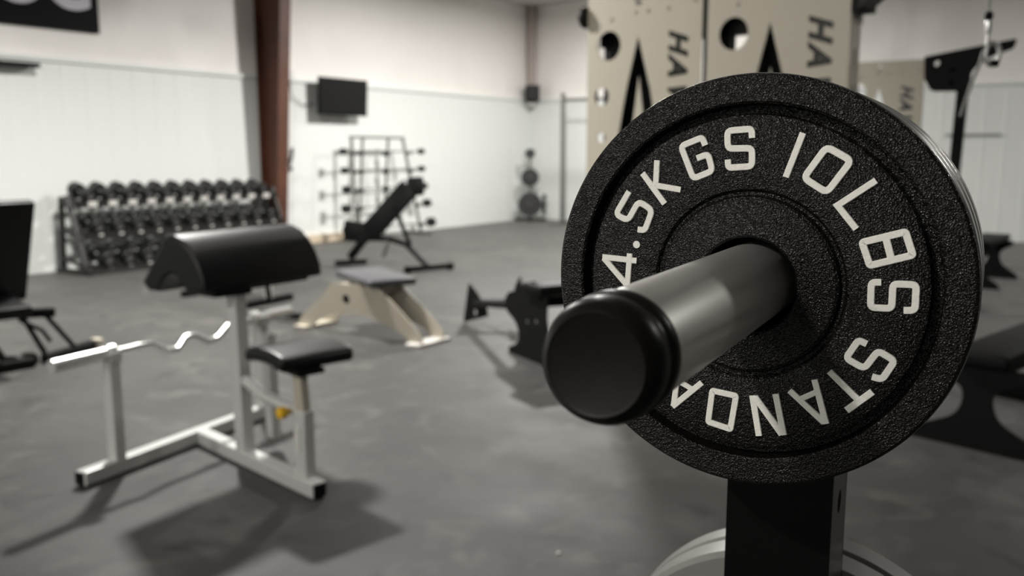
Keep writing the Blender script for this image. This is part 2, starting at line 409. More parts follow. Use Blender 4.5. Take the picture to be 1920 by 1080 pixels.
# upper peg: satin sleeve with a rubber cap
pr = 0.0222
MB().lathe([(0, -0.114), (pr, -0.05), (pr, 0.195), (0, 0.195)], onaxis(PZ), 96).build('peg', 'peg', tree)
MB().lathe([(0, 0.193), (pr + 0.0006, 0.193), (pr + 0.0012, 0.1945), (pr + 0.0012, 0.199), (pr + 0.0002, 0.2005), (pr - 0.0006, 0.2025), (pr + 0.0006, 0.2045), (pr + 0.0006, 0.2105), (pr - 0.0010, 0.2145), (pr - 0.0040, 0.2170), (pr - 0.0055, 0.2164), (0, 0.2158)], onaxis(PZ), 96).build('peg_cap', 'rubber', tree, smooth=60, label='black rubber end cap')
MB().lathe([(0, -0.115), (0.034, -0.115), (0.034, -0.1085), (0, -0.1085)], onaxis(PZ), 64).build('collar', 'black', tree)
# lower rear peg
PZ2 = 0.922
MB().lathe([(0, -0.185), (0.0236, -0.185), (0.0236, -0.36), (0, -0.36)], onaxis(PZ2, 0, pcx), 64).build('peg', 'peg', tree)

# plate profile (radius, height towards the viewer); built closed around the bore
def plate_profile(Ro, back, face):
    return [(0.0262, back + 0.002), (0.0262, face + 0.0055), (0.0275, face + 0.0068), (0.0465, face + 0.0060), (0.0480, face + 0.0050), (0.0492, face + 0.0018), (0.0508, face + 0.0018), (0.0524, face + 0.0040), (0.0550, face + 0.0046),
            (0.0900, face + 0.0042), (0.0916, face + 0.0034), (0.0926, face - 0.0060), (0.0968, face - 0.0060), (0.0978, face + 0.0030), (0.0990, face + 0.0040), (Ro - 0.0024, face + 0.0034), (Ro - 0.0008, face + 0.0022), (Ro - 0.0004, face + 0.0006), (Ro - 0.0008, face - 0.0008),
            (Ro - 0.0008, back + 0.002), (Ro - 0.002, back), (0.098, back), (0.096, back + 0.004), (0.052, back + 0.004), (0.050, back), (0.028, back)]
LW = 0.0028 * 1.0
K = 0.001
STROKES = [  # (points in mm from the plate's centre, closed, corner radius mm, width mm)
    ([(-61.3, 60.1), (-47.7, 43.1)], 0, 0, 3.0), ([(-52.8, 67.4), (-53.2, 53.3)], 0, 0, 3.0), ([(-53.2, 53.3), (-38.6, 51.1)], 0, 0, 2.9),
    ([(-69.1, 49.6), (-77.1, 36.2), (-69.6, 32.7), (-63.2, 44.1), (-54.9, 39.3), (-59.1, 27.6), (-63.4, 27.9)], 0, 3.2, 3.1),
    ([(-84.9, 10.8), (-63.7, 9.7)], 0, 0, 3.0), ([(-84.3, 10.3), (-69.8, -4.4)], 0, 0, 3.0), ([(-68.0, 13.8), (-69.1, -5.5)], 0, 0, 3.0),
    ([(-25.4, 75.6), (-27.2, 79.9), (-39.1, 75.2), (-31.5, 57.4), (-20.9, 61.8), (-23.7, 70.9), (-29.9, 68.5)], 0, 2.6, 3.1),
    ([(-0.1, 79.4), (-0.5, 84.2), (-13.5, 83.3), (-12.9, 73.8), (0.1, 74.0), (0.5, 64.4), (-12.3, 63.5), (-12.7, 68.0)], 0, 2.6, 3.1),
    ([(26.1, 81.8), (18.4, 58.9)], 0, 0, 3.0),
    ([(38.2, 74.6), (50.6, 67.6), (39.4, 51.1), (27.6, 58.6)], 1, 3.2, 3.2),
    ([(62.9, 57.8), (45.1, 44.7), (54.8, 33.0)], 0, 0, 3.0),
    ([(58.0, 26.2), (78.1, 32.4), (82.2, 20.9), (62.4, 14.5)], 1, 1.2, 3.2), ([(68.8, 30.2), (72.6, 17.6)], 0, 0, 3.2),
    ([(68.3, 6.2), (63.6, 5.9), (63.9, -7.2), (74.0, -6.9), (73.9, 5.8), (84.7, 6.1), (84.9, -7.0), (79.6, -7.4)], 0, 2.4, 3.1),
    ([(63.2, -26.4), (59.0, -24.8), (53.4, -35.1), (62.7, -39.6), (68.8, -29.5), (77.1, -33.8), (71.6, -44.4), (66.6, -43.4)], 0, 2.6, 3.1),
    ([(45.4, -43.0), (60.9, -56.9)], 0, 0, 3.0), ([(67.4, -51.4), (55.3, -63.1)], 0, 0, 3.2),
    ([(45.3, -71.8), (38.2, -48.4)], 0, 0, 3.0), ([(44.2, -71.3), (25.5, -56.0)], 0, 0, 3.0), ([(31.0, -60.4), (40.4, -54.6)], 0, 0, 2.6),
    ([(5.7, -61.4), (10.2, -83.9)], 0, 0, 3.1), ([(18.2, -58.9), (23.6, -81.4)], 0, 0, 3.1), ([(7.0, -61.9), (22.6, -81.2)], 0, 0, 3.3),
    ([(-16.8, -61.6), (-3.3, -62.9), (-5.8, -82.6), (-18.6, -80.1)], 1, 1.0, 3.0),
    ([(-39.8, -74.0), (-22.9, -57.6)], 0, 0, 3.0), ([(-39.2, -73.8), (-37.0, -51.5)], 0, 0, 3.0), ([(-37.4, -58.2), (-27.3, -62.7)], 0, 0, 2.6)]
def polar(pts, deg, r0=64.2):      # letter drawn upright (x right, y 0..20.4 up) placed with its top outwards at angle deg
    a = R(deg); o = Vector((math.cos(a), math.sin(a))); rt = Vector((o.y, -o.x))
    return [tuple(o * (r0 + y) + rt * x) for x, y in pts]
for d_ in (-137.5, -156.0):
    if d_ > -140: STROKES += [(polar([(-6, 0), (-6, 20.4), (5, 20.4), (5, 10.5), (-6, 10.5)], d_), 0, 2.0, 3.0), (polar([(0, 10.5), (6, 0)], d_), 0, 0, 3.0)]
    else: STROKES += [(polar([(-6, 0), (-6, 20.4), (6, 20.4), (6, 0)], d_), 1, 1.6, 3.0)]
def iron_plate(label, y, th):
    """y = how far behind the rim plane the plate's face sits"""
    t = thing('weight_plate', label, 'weight plate', (PX, PY, PZ), PH, 'small iron plates on the upper peg')
    MB().lathe(plate_profile(0.114, 0.0010 - th - y, 0.0005 - y), RX, 256, closed=True).build('disc', 'iron', t, smooth=30)
    f_ = 0.0005 - y; bk = 0.0010 - th - y
    MB().lathe([(0.1125, f_ - 0.0006), (0.1135, f_ - 0.0006), (0.114, f_ - 0.0014), (0.114, bk + 0.0030), (0.1130, bk + 0.0018), (0.1125, bk + 0.0018)], RX, 256, closed=True).build('outer_edge', 'edge', t, smooth=40, label='bright outer edge, wall reflection put into its colour')
    lm = MB()
    for si, (pts, cl, fil, wd) in enumerate(STROKES):
        lm.ribbon([(x * K, z * K) for x, z in pts], wd * K * 1.13, 0.0011 + 0.00003 * (si % 4), bool(cl), fil * K, y=-(0.0047 - y))
    lm.cyl((-0.0639, -(0.0027 - y), 0.0192), (-0.0639, -(0.0057 - y), 0.0192), 0.0021, seg=24)
    lm.build('raised_lettering', 'letter', t, smooth=25, label='silver painted raised lettering')
    return t
iron_plate('front black iron 10 pound plate with silver raised lettering facing the camera', 0.0, 0.030)
iron_plate('second small black iron plate, sandwiched between the front lettered plate and the rearmost one', 0.0345, 0.034)
iron_plate('rearmost small black iron plate of the upper peg, next to the black post', 0.0725, 0.032)
# two larger plates on the lower rear peg
def rear_plate(label, y0, th, Ro):
    o = MB().lathe([(0.027, y0), (0.06, y0), (0.064, y0 + 0.004), (Ro - 0.03, y0 + 0.004), (Ro - 0.026, y0), (Ro - 0.004, y0), (Ro, y0 + 0.004), (Ro, y0 + th - 0.004), (Ro - 0.004, y0 + th), (0.027, y0 + th)],
                   Matrix.Rotation(R(-90), 4, 'X'), 160, closed=True).build('weight_plate', 'ironedge', None, smooth=30)
    o.location = (PX - 0.004 * math.cos(R(PH)), PY - 0.004 * math.sin(R(PH)), PZ2); o.rotation_euler = (0, 0, R(PH))
    return tag(o, label, 'weight plate', 'larger plates on the lower peg')
rear_plate('wider grey-edged weight plate low behind the black post, nearer one of two', 0.190, 0.034, 0.157)
rear_plate('wider grey-edged weight plate low behind the black post, farther one of two', 0.2255, 0.030, 0.157)

# ================================================================== preacher curl bench
pb = thing('preacher_curl_bench', 'white-framed preacher curl bench with black arm pad and small seat', 'bench', (-3.15, 2.55, 0), 0)
def Pq(x, y, z): return (x + 3.15, y - 2.55, z)
fr = MB(); fr.beam(Pq(-3.50, 1.97, 0.037), Pq(-3.67, 3.22, 0.037), 0.062, 0.062, 0.006).build('base_rail', 'white', pb, smooth=0)
MB().beam(Pq(-3.56, 2.62, 0.037), Pq(-2.575, 2.435, 0.037), 0.066, 0.064, 0.006).build('base_rail', 'white', pb, smooth=0)
MB().beam(Pq(-3.498, 1.966, 0.037), Pq(-3.501, 1.974, 0.037), 0.052, 0.052, 0.0, ).build('end_cap', 'black', pb, smooth=0)
MB().beam(Pq(-2.576, 2.435, 0.037), Pq(-2.568, 2.4335, 0.037), 0.056, 0.054, 0.0).build('end_cap', 'black', pb, smooth=0)
for x, y in ((-3.50, 1.99), (-3.665, 3.19), (-2.60, 2.44)):
    MB().cyl(Pq(x, y, 0), Pq(x, y, 0.008), 0.03).build('rubber_foot', 'rubber', pb)
MB().beam(Pq(-3.155, 2.545, 0.06), Pq(-3.17, 2.545, 0.80), 0.062, 0.062, 0.006).build('pad_post', 'white', pb, smooth=0)
MB().beam(Pq(-3.20, 2.75, 0.06), Pq(-3.21, 2.75, 0.56), 0.05, 0.05, 0.005).build('rear_post', 'white', pb, smooth=0)
for x, y in ((-3.525, 2.155), (-3.655, 3.08)):
    MB().beam(Pq(x, y, 0.06), Pq(x, y, 0.505), 0.062, 0.05, 0.005).build('bar_post', 'white', pb, smooth=0)
    g = MB(); g.box(Pq(x, y, 0.507), (0.09, 0.05, 0.008)); g.box(Pq(x + 0.04, y, 0.525), (0.008, 0.05, 0.04)); g.box(Pq(x - 0.04, y, 0.535), (0.008, 0.05, 0.06))
    g.build('bar_cradle', 'white', pb)
# seat mast
MB().beam(Pq(-2.69, 2.47, 0.06), Pq(-2.69, 2.47, 0.345), 0.066, 0.056, 0.005).build('seat_mast', 'white', pb, smooth=0)
MB().beam(Pq(-2.69, 2.47, 0.33), Pq(-2.705, 2.47, 0.50), 0.048, 0.042, 0.004).build('seat_tube', 'tan', pb, smooth=0, label='tan inner seat tube')
MB().tube([Pq(-3.13, 2.545, 0.39), Pq(-3.0, 2.52, 0.352), Pq(-2.86, 2.50, 0.338), Pq(-2.70, 2.47, 0.335)], 0.025, 14).build('brace', 'white', pb)
k = MB(); k.cyl(Pq(-2.76, 2.40, 0.335), Pq(-2.755, 2.435, 0.335), 0.024, seg=24, bev=0.004); k.cyl(Pq(-2.755, 2.435, 0.335), Pq(-2.745, 2.47, 0.335), 0.009); k.build('adjusting_knob', 'yellow', pb, label='yellow adjusting knob')
MB().box(Pq(-2.695, 2.44, 0.225), (0.022, 0.008, 0.11)).build('sticker', 'tag', pb, label='pale vertical sticker')
# seat: curved pad, front edge rolled
sm = MB(); n_ = 10
prof = []
for i in range(n_ + 1):
    x = -0.155 + 0.31 * i / n_; prof.append((x, 0.575 + 0.02 * (1 - (x / 0.155) ** 2)))
poly = prof + [(x, z - 0.06) for x, z in reversed(prof)]
sm.prism([(x, z) for x, z in poly], -0.175, 0.175)
so = sm.build('seat', 'vinyl', pb, smooth=50); so.location = Pq(-2.80, 2.56, 0); so.rotation_euler = (0, 0, R(-12))
bv = so.modifiers.new('bevel', 'BEVEL'); bv.width = 0.022; bv.segments = 4; bv.limit_method = 'ANGLE'; bv.angle_limit = R(50)
MB().box(Pq(-2.74, 2.50, 0.508), (0.20, 0.12, 0.022), rot=(0, 0, -12)).build('seat_plate', 'black', pb)
# arm pad: folded saddle
def arc(cx, cz, r, a0, a1, n=10): return [(cx + r * math.cos(R(a0 + (a1 - a0) * i / n)), cz + r * math.sin(R(a0 + (a1 - a0) * i / n))) for i in range(n + 1)]
outer = [(-0.165, 0.785)] + [(-0.205, 0.82)] + arc(0.01, 0.955, 0.085, 160, 72, 8) + [(0.095, 1.015), (0.145, 0.975), (0.185, 0.915), (0.210, 0.855), (0.215, 0.80)]
inner = [(0.09, 0.795), (0.045, 0.855), (0.0, 0.87), (-0.045, 0.85), (-0.095, 0.785)]
ap = MB(); ap.prism(outer + inner, -0.43, 0.27)
ao = ap.build('arm_pad', 'vinylg', pb, smooth=40); ao.location = Pq(-3.365, 2.78, 0); ao.rotation_euler = (0, 0, R(2))
bv = ao.modifiers.new('bevel', 'BEVEL'); bv.width = 0.016; bv.segments = 4; bv.limit_method = 'ANGLE'; bv.angle_limit = R(55)
MB().box(Pq(-3.24, 2.70, 0.835), (0.14, 0.56, 0.10), rot=(0, 0, 2), bev=0.006).build('pad_board', 'black', pb)
MB().beam(Pq(-3.20, 2.42, 0.79), Pq(-3.18, 2.60, 0.79), 0.12, 0.03).build('pad_bracket', 'black', pb, smooth=0)

# EZ curl bar lying in the cradles
ez = thing('curl_bar', 'chrome zigzag curl bar resting in the low cradles of the white preacher bench', 'barbell', (-3.56, 2.2, 0.53))
def Eq(x, y, z): return (x + 3.56, y - 2.2, z - 0.53)
def along(t, dz=0, dx=0):      # straight axis of the bar
    a = Vector((-3.497, 1.88, 0.536)); b2 = Vector((-3.675, 3.30, 0.536)); p = a.lerp(b2, t); return Eq(p.x + dx, p.y, p.z + dz)
MB().tube([along(0.0), along(0.19)], 0.028, 24).build('sleeve', 'chrome', ez)
MB().tube([along(0.81), along(1.0)], 0.028, 24).build('sleeve', 'chrome', ez)
for a0 in (0.185, 0.79): MB().tube([along(a0), along(a0 + 0.022)], 0.036, 24).build('collar', 'chrome', ez)
zz = [(0.20, 0, 0), (0.245, 0, 0), (0.30, 0.0, 0.0), (0.345, 0.0, 0.01), (0.40, -0.045, 0.02), (0.445, -0.05, 0.02), (0.49, -0.01, 0), (0.53, -0.01, 0), (0.575, -0.05, 0.02), (0.62, -0.045, 0.02), (0.675, 0, 0.01), (0.72, 0, 0), (0.79, 0, 0)]
MB().tube([along(t, dz, dx) for t, dz, dx in zz], 0.0145, 16).build('grip_bar', 'chrome', ez)
def put(o, z): o.location = (o.location[0], o.location[1], z)

# ================================================================== other benches
def hourglass(w0, w1, h, r=0.16, neck=0.20):
    """(x, z) outline of a bench end plate: wide top, narrow waist, wide foot"""
    n_ = w0 * neck / 2
    return bez([(-w0 / 2, 0, 0.01), (w0 / 2, 0, 0.01), (w0 / 2 - 0.01, 0.045, 0.03), (n_ + 0.03, h * 0.36, 0.07), (n_, h * 0.60, 0.05), (n_ + 0.02, h * 0.74, 0.05), (w1 / 2, h - 0.05, 0.03), (w1 / 2, h, 0.01), (-w1 / 2, h, 0.01), (-w1 / 2, h - 0.05, 0.03), (-n_ - 0.02, h * 0.74, 0.05), (-n_, h * 0.60, 0.05), (-n_ - 0.03, h * 0.36, 0.07), (-w0 / 2 + 0.01, 0.045, 0.03)])
def black_bench(label, loc, rz, length=1.15, wid=0.5, h=0.40):
    t = thing('flat_bench', label, 'bench', loc, rz)
    for i, y in enumerate((0.0, length - 0.12)):
        hs = []
        flatobj('end_plate', [hourglass(wid, wid * 0.72, h)] + hs, 0.012, 'black', t, Matrix.Translation((0, y, 0)))
        MB().box((0, y, 0.006), (wid, 0.07, 0.012)).build('foot', 'rubber', t)
    MB().beam((0, -0.01, h - 0.06), (0, length - 0.11, h - 0.06), 0.06, 0.06).build('spine', 'black', t, smooth=0)
    MB().box((0, length / 2 - 0.06, h + 0.035), (0.28, length, 0.07), bev=0.02, seg=4).build('pad', 'black', t, smooth=40)
    return t
rb = black_bench('black flat bench with hourglass legs at the right edge beside the big plate', (-0.46, 4.62, 0), -14, 1.2, 0.62, 0.40)
black_bench('small black bench with splayed legs far off near the back wall on the right', (-1.16, 10.3, 0), -5, 1.1, 0.50, 0.42)

# ab / leg machine in black plates between tan bench and the peg
am = thing('exercise_machine', 'low black bench machine with punched side plates left of the big peg', 'bench', (-3.18, 4.96, 0), -27)
flatobj('side_plate', [bez([(-0.30, 0, 0.01), (0.34, 0, 0.01), (0.30, 0.10, 0.10), (0.20, 0.30, 0.05), (0.22, 0.52, 0.02), (0.02, 0.555, 0.05), (-0.10, 0.47, 0.05), (-0.30, 0.43, 0.03), (-0.36, 0.37, 0.02), (-0.33, 0.29, 0.03), (-0.17, 0.22, 0.10), (-0.16, 0.09, 0.07), (-0.30, 0.04, 0.01)]), circ(-0.05, 0.26, 0.016, 16), circ(0.07, 0.28, 0.016, 16), circ(0.14, 0.46, 0.03, 16), circ(-0.12, 0.34, 0.012, 12)], 0.012, 'black', am)
flatobj('side_plate', [hourglass(0.56, 0.46, 0.46)], 0.012, 'black', am, Matrix.Translation((0.08, 0.34, 0)))
MB().beam((0.0, 0.0, 0.40), (0.06, 0.34, 0.40), 0.07, 0.07).build('crossbar', 'black', am, smooth=0)
MB().beam((-0.30, 0.02, 0.33), (-1.26, 0.22, 0.19), 0.05, 0.05).build('arm', 'black', am, smooth=0)
flatobj('foot_plate', [bez([(-0.17, 0.0, 0.02), (0.17, 0.10, 0.02), (0.15, 0.17, 0.02), (-0.02, 0.30, 0.02), (-0.09, 0.34, 0.02)]), circ(0.0, 0.11, 0.025, 16)], 0.012, 'black', am, Matrix.Translation((-1.26, 0.22, 0.005)) @ Matrix.Rotation(R(8), 4, 'Z'))
flatobj('foot_plate', [bez([(-0.05, 0.0, 0.02), (0.13, 0.0, 0.02), (0.10, 0.26, 0.02), (0.02, 0.17, 0.02)])], 0.012, 'black', am, Matrix.Translation((-1.12, 0.50, 0.16)))
MB().beam((-1.24, 0.22, 0.2), (-1.07, 0.50, 0.20), 0.045, 0.045).build('crossbar', 'black', am, smooth=0)
MB().box((0.08, 0.17, 0.50), (0.26, 0.44, 0.07), bev=0.02, seg=3).build('pad', 'black', am, smooth=40)

# tan bench with arched side plates
tb = thing('arched_bench', 'sand-coloured steel bench with arched legs and a grey-black pad', 'bench', (-4.72, 5.0, 0), -2)
def arch(): return bez([(-0.66, 0.0, 0.01), (-0.50, 0.0, 0.01), (-0.44, 0.07, 0.05), (-0.22, 0.17, 0.12), (0.16, 0.17, 0.12), (0.50, 0.07, 0.10), (0.56, 0.0, 0.01), (0.68, 0.0, 0.01), (0.67, 0.07, 0.04), (0.46, 0.25, 0.12), (0.24, 0.395, 0.04), (-0.26, 0.395, 0.04), (-0.34, 0.30, 0.08), (-0.64, 0.07, 0.05)])
flatobj('side_plate', [arch(), circ(-0.10, 0.275, 0.038, 28)], 0.01, 'tan', tb, Matrix.Translation((0, -0.10, 0)))
flatobj('side_plate', [arch(), circ(-0.10, 0.275, 0.038, 28)], 0.01, 'tan', tb, Matrix.Translation((0, 0.14, 0)))
for x in (-0.58, 0.62): MB().box((x, 0.02, 0.012), (0.13, 0.36, 0.024), bev=0.004).build('foot', 'tag' if x > 0 else 'tan', tb, label='pale end foot' if x > 0 else None)
MB().box((-0.02, 0.02, 0.36), (0.44, 0.23, 0.04)).build('seat_box', 'tan', tb)
MB().box((-0.10, 0.02, 0.275), (0.09, 0.23, 0.09), bev=0.01).build('axle_block', 'inside', tb)
sp_ = MB().box((0, 0, 0), (0.76, 0.38, 0.055), bev=0.018, seg=3).build('pad', 'padgrey', tb, smooth=40); sp_.location = (-0.02, 0.13, 0.43); sp_.rotation_euler = (0, 0, R(-24))
MB().beam((-0.60, 0.02, 0.055), (-1.25, -0.02, 0.045), 0.07, 0.05).build('rail', 'black', tb, smooth=0)

# incline bench in black behind it
ib = thing('incline_bench', 'black adjustable bench with its backrest raised in front of the fixed barbells', 'bench', (-7.2, 8.1, 0), 0)
def Iq(x, y, z): return (x + 7.2, y - 8.1, z)
MB().beam(Iq(-7.50, 8.05, 0.42), Iq(-6.90, 8.12, 0.98), 0.26, 0.085, 0.02, up=(0, 1, 0)).build('backrest', 'vinyl', ib, smooth=40)
MB().beam(Iq(-6.93, 8.12, 0.985), Iq(-6.72, 8.14, 1.0), 0.22, 0.08, 0.03, up=(0, 1, 0)).build('head_pad', 'vinyl', ib, smooth=40)
MB().beam(Iq(-7.80, 8.02, 0.10), Iq(-7.50, 8.05, 0.42), 0.08, 0.08, 0.01, up=(0, 1, 0)).build('seat_bracket', 'black', ib, smooth=40)
MB().beam(Iq(-7.88, 8.02, 0.44), Iq(-7.56, 8.05, 0.41), 0.25, 0.07, 0.02, up=(0, 1, 0)).build('seat', 'vinyl', ib, smooth=40)
MB().tube([Iq(-7.52, 8.05, 0.35), Iq(-7.2, 8.07, 0.36), Iq(-6.95, 8.08, 0.31), Iq(-6.63, 8.10, 0.06)], 0.034, 12).build('spine', 'black', ib)
MB().beam(Iq(-7.20, 8.05, 0.34), Iq(-7.28, 8.05, 0.14), 0.04, 0.04).build('strut', 'greysteel', ib)
MB().beam(Iq(-6.86, 8.06, 0.30), Iq(-7.10, 8.05, 0.76), 0.04, 0.04).build('strut', 'black', ib)
MB().beam(Iq(-6.70, 7.86, 0.05), Iq(-6.52, 8.36, 0.05), 0.06, 0.06).build('foot', 'black', ib)
MB().beam(Iq(-7.90, 7.86, 0.04), Iq(-7.70, 8.20, 0.04), 0.06, 0.06).build('foot', 'black', ib)
for x, y in ((-6.72, 7.84), (-6.52, 8.38)): MB().cyl(Iq(x - 0.03, y, 0.045), Iq(x + 0.03, y, 0.045), 0.045, seg=20, bev=0.006).build('wheel', 'rubber', ib)

# low bench with T foot behind the arm pad
fb = thing('utility_bench', 'black bench mostly hidden behind the preacher arm pad, showing its T foot', 'bench', (-6.42, 5.52, 0), 0)
MB().beam((0.03, -0.30, 0.03), (-0.03, 0.30, 0.03), 0.07, 0.06, 0.01).build('foot', 'black', fb)
MB().beam((-0.0, 0.0, 0.04), (-0.04, 0.02, 0.40), 0.07, 0.06, 0.01).build('leg', 'tag', fb, label='pale upright')
MB().beam((0.03, -0.02, 0.04), (-0.01, -0.02, 0.40), 0.02, 0.05, 0.004).build('leg', 'black', fb)
MB().beam((-0.05, 0.02, 0.38), (-1.05, 0.10, 0.38), 0.06, 0.05).build('spine', 'black', fb)
MB().beam((-1.0, 0.10, 0.0), (-1.0, 0.10, 0.38), 0.06, 0.05).build('leg', 'black', fb)
MB().beam((-1.0, -0.2, 0.03), (-1.0, 0.4, 0.03), 0.07, 0.06, 0.01).build('foot', 'black', fb)
MB().box((-0.52, 0.06, 0.435), (1.1, 0.27, 0.06), rot=(0, 0, -4.5), bev=0.018, seg=3).build('pad', 'vinyl', fb, smooth=40)

# adjustable bench cut by the left edge
gb = thing('adjustable_bench', 'large black adjustable bench with upright backrest cut off by the left edge', 'bench', (-6.0, 3.05, 0), 0)
def Gq(x, y, z): return (x + 6.0, y - 3.05, z)
MB().prism([(0.0, 0.46), (0.055, 0.42), (0.265, 1.075), (0.20, 1.09)], -0.62, 0.02, 0.012).build('backrest', 'vinyl', gb, smooth=40).location = Gq(-6.0, 3.05, 0)
MB().beam(Gq(-5.98, 2.80, 0.44), Gq(-5.60, 2.75, 0.40), 0.34, 0.075, 0.02).build('seat', 'vinyl', gb, smooth=40)
MB().beam(Gq(-6.0, 2.70, 0.36), Gq(-5.90, 3.22, 0.32), 0.07, 0.06).build('cross_frame', 'black', gb)
for dy in (0.0, 0.17):
    MB().beam(Gq(-5.97, 3.02 + dy, 0.36 - dy * 0.3), Gq(-5.88, 3.13 + dy * 1.25, 0.05), 0.035, 0.03).build('leg', 'black', gb)
MB().beam(Gq(-5.80, 3.08, 0.035), Gq(-5.97, 3.52, 0.035), 0.07, 0.06, 0.01).build('foot', 'black', gb)
MB().box(Gq(-5.98, 3.56, 0.035), (0.08, 0.06, 0.07), bev=0.01).build('foot_cap', 'tan', gb, label='tan foot cap')
MB().beam(Gq(-5.82, 2.62, 0.035), Gq(-5.80, 3.0, 0.035), 0.10, 0.06, 0.01).build('foot', 'black', gb)
MB().beam(Gq(-5.98, 2.72, 0.36), Gq(-5.84, 2.85, 0.05), 0.04, 0.04).build('leg', 'black', gb)
for yy in (2.88, 3.0): MB().cyl(Gq(-5.88, yy, 0.045), Gq(-5.80, yy, 0.045), 0.045, seg=20, bev=0.006).build('wheel', 'rubber', gb)
MB().tube([Gq(-5.93, 3.0, 0.30), Gq(-5.84, 3.1, 0.22), Gq(-5.82, 3.14, 0.14)], 0.014).build('handle', 'black', gb)

# ================================================================== dumbbell rack on the left wall
rk = thing('dumbbell_rack', 'long three-tier rack of round black dumbbells along the left wall', 'rack', (-9.85, 7.15, 0), 0)
NY = 11; Y0 = 5.86; DY = 0.255
TI = [(-9.93, 0.925, 0.088), (-9.80, 0.575, 0.094), (-9.66, 0.215, 0.100)]
TILT = 14
def tier_pt(k, s):     # s metres down the slope from tier centre
    x, z, r = TI[k]; return (x + s * math.cos(R(TILT)), z - s * math.sin(R(TILT)))
for k in range(3):
    for s in (-0.075, 0.075):
        x, z = tier_pt(k, s); zz_ = z - TI[k][2] * 0.62
        MB().box((x + 9.85, 0.0, zz_ - 0.02), (0.055, 2.96, 0.012), rot=(0, TILT, 0)).build('shelf_rail', 'rackdark', rk, smooth=0)
    x, z = tier_pt(k, 0.165)
    MB().box((x + 9.85, 0.0, z - 0.09), (0.006, 2.96, 0.075), rot=(0, 8, 0)).build('shelf_lip', 'rackdark', rk, smooth=0)
for s in (-1, 1):
    y = s * 1.50
    ef = MB(); ef.beam((-0.34, y, 0.03), (0.34, y, 0.03), 0.04, 0.06); ef.beam((0.27, y, 0.03), (-0.05, y, 0.90), 0.04, 0.06); ef.beam((-0.22, y, 0.03), (-0.16, y, 0.86), 0.04, 0.06)
    for zz in (0.14, 0.48, 0.83): ef.beam((-0.20, y, zz + 0.04), (0.25 - 0.32 * zz / 0.9, y, zz - 0.04), 0.035, 0.045)
    ef.build('end_frame', 'rackdark', rk, smooth=0)
for k in range(3):
    x, z = tier_pt(k, 0.172)
    for i in range(NY):
        MB().box((x + 9.85 + 0.001, Y0 + i * DY - 7.15 + 0.02, z - 0.085), (0.008, 0.11 if k == 0 else 0.045, 0.06 if k == 0 else 0.025), rot=(0, 8, 0)).build('weight_tag', 'tag', rk, smooth=0, label='pale weight tag')
ORD = ['first', 'second', 'third', 'fourth', 'fifth', 'sixth', 'seventh', 'eighth', 'ninth', 'tenth', 'eleventh']
TN = ['top', 'middle', 'bottom']
db0 = thing('dumbbell', 'x', 'dumbbell', (0, 0, 0), 0, 'round black dumbbells on the long rack')
RYM = Matrix.Rotation(R(90), 4, 'Y')
def headprof(a, b2, r=1.0): return [(0, a), (r * 0.90, a), (r, a + 0.10 * r), (r, b2 - 0.10 * r), (r * 0.90, b2), (r * 0.62, b2), (r * 0.60, b2 - 0.02), (0, b2 - 0.02)]
for a, b2, cap in ((0.75, 2.05, 2.03), (-2.05, -0.75, -2.03)):
    pf = headprof(0.75, 2.05)
    if a < 0: pf = [(r_, -z_) for r_, z_ in pf]
    h_ = MB().lathe(pf, RYM, 32).build('head', 'db', db0)
    MB().lathe([(0, cap + (0.012 if cap > 0 else -0.012)), (0.44, cap + (0.012 if cap > 0 else -0.012)), (0.46, cap - (0.02 if cap > 0 else -0.02)), (0, cap - (0.02 if cap > 0 else -0.02))], RYM, 24).build('end_disc', 'dbcap', h_, label='grey end disc')
MB().cyl((-0.8, 0, 0), (0.8, 0, 0), 0.2, seg=16).build('handle', 'chrome', db0)
first = True
for k in range(3):
    for i in range(NY):
        lab = 'round black dumbbell on the %s tier of the long rack, %s from its left end' % (TN[k], ORD[i])
        x, z, r = TI[k]; rr = r * (1.0 - 0.012 * i)
        o = db0 if first else dup(db0, (0, 0, 0))
        o['label'] = lab; first = False
        o.location = (x, Y0 + i * DY, z - (r - rr) * 0.7); o.rotation_euler = (0, R(TILT), 0); o.scale = (rr * 0.98, rr, rr)

# ================================================================== fixed barbell rack
br_ = thing('barbell_rack', 'upright grey A-frame rack of fixed barbells on the left wall', 'rack', (-9.8, 10.95, 0), 0)
for y0, y1 in ((-0.70, -0.66), (0.86, 0.55)):
    MB().beam((0.0, y0, 0.0), (-0.12, y1, 1.62), 0.035, 0.04).build('front_post', 'greysteel', br_, smooth=0)
for y in (-0.36, 0.24): MB().beam((-0.30, y, 0.0), (-0.16, y, 1.62), 0.03, 0.035).build('rear_post', 'greysteel', br_, smooth=0)
MB().beam((-0.12, -0.69, 1.62), (-0.12, 0.58, 1.62), 0.04, 0.04).build('top_bar', 'greysteel', br_, smooth=0)
MB().box((-0.14, -0.36, 1.62), (0.1, 0.04, 0.04)).build('top_brace', 'greysteel', br_); MB().box((-0.14, 0.24, 1.62), (0.1, 0.04, 0.04)).build('top_brace', 'greysteel', br_)
for y in (-0.70, 0.86): MB().beam((-0.32, y, 0.03), (0.22, y, 0.03), 0.05, 0.05).build('foot', 'greysteel', br_, smooth=0)
LV = [(1.40, 0.048, -0.93, 0.92), (1.11, 0.050, -0.93, 0.90), (0.82, 0.062, -0.92, 0.92), (0.53, 0.068, -0.96, 0.98), (0.20, 0.080, -0.96, 1.05)]
WORD = ['top', 'second', 'middle', 'fourth', 'bottom']
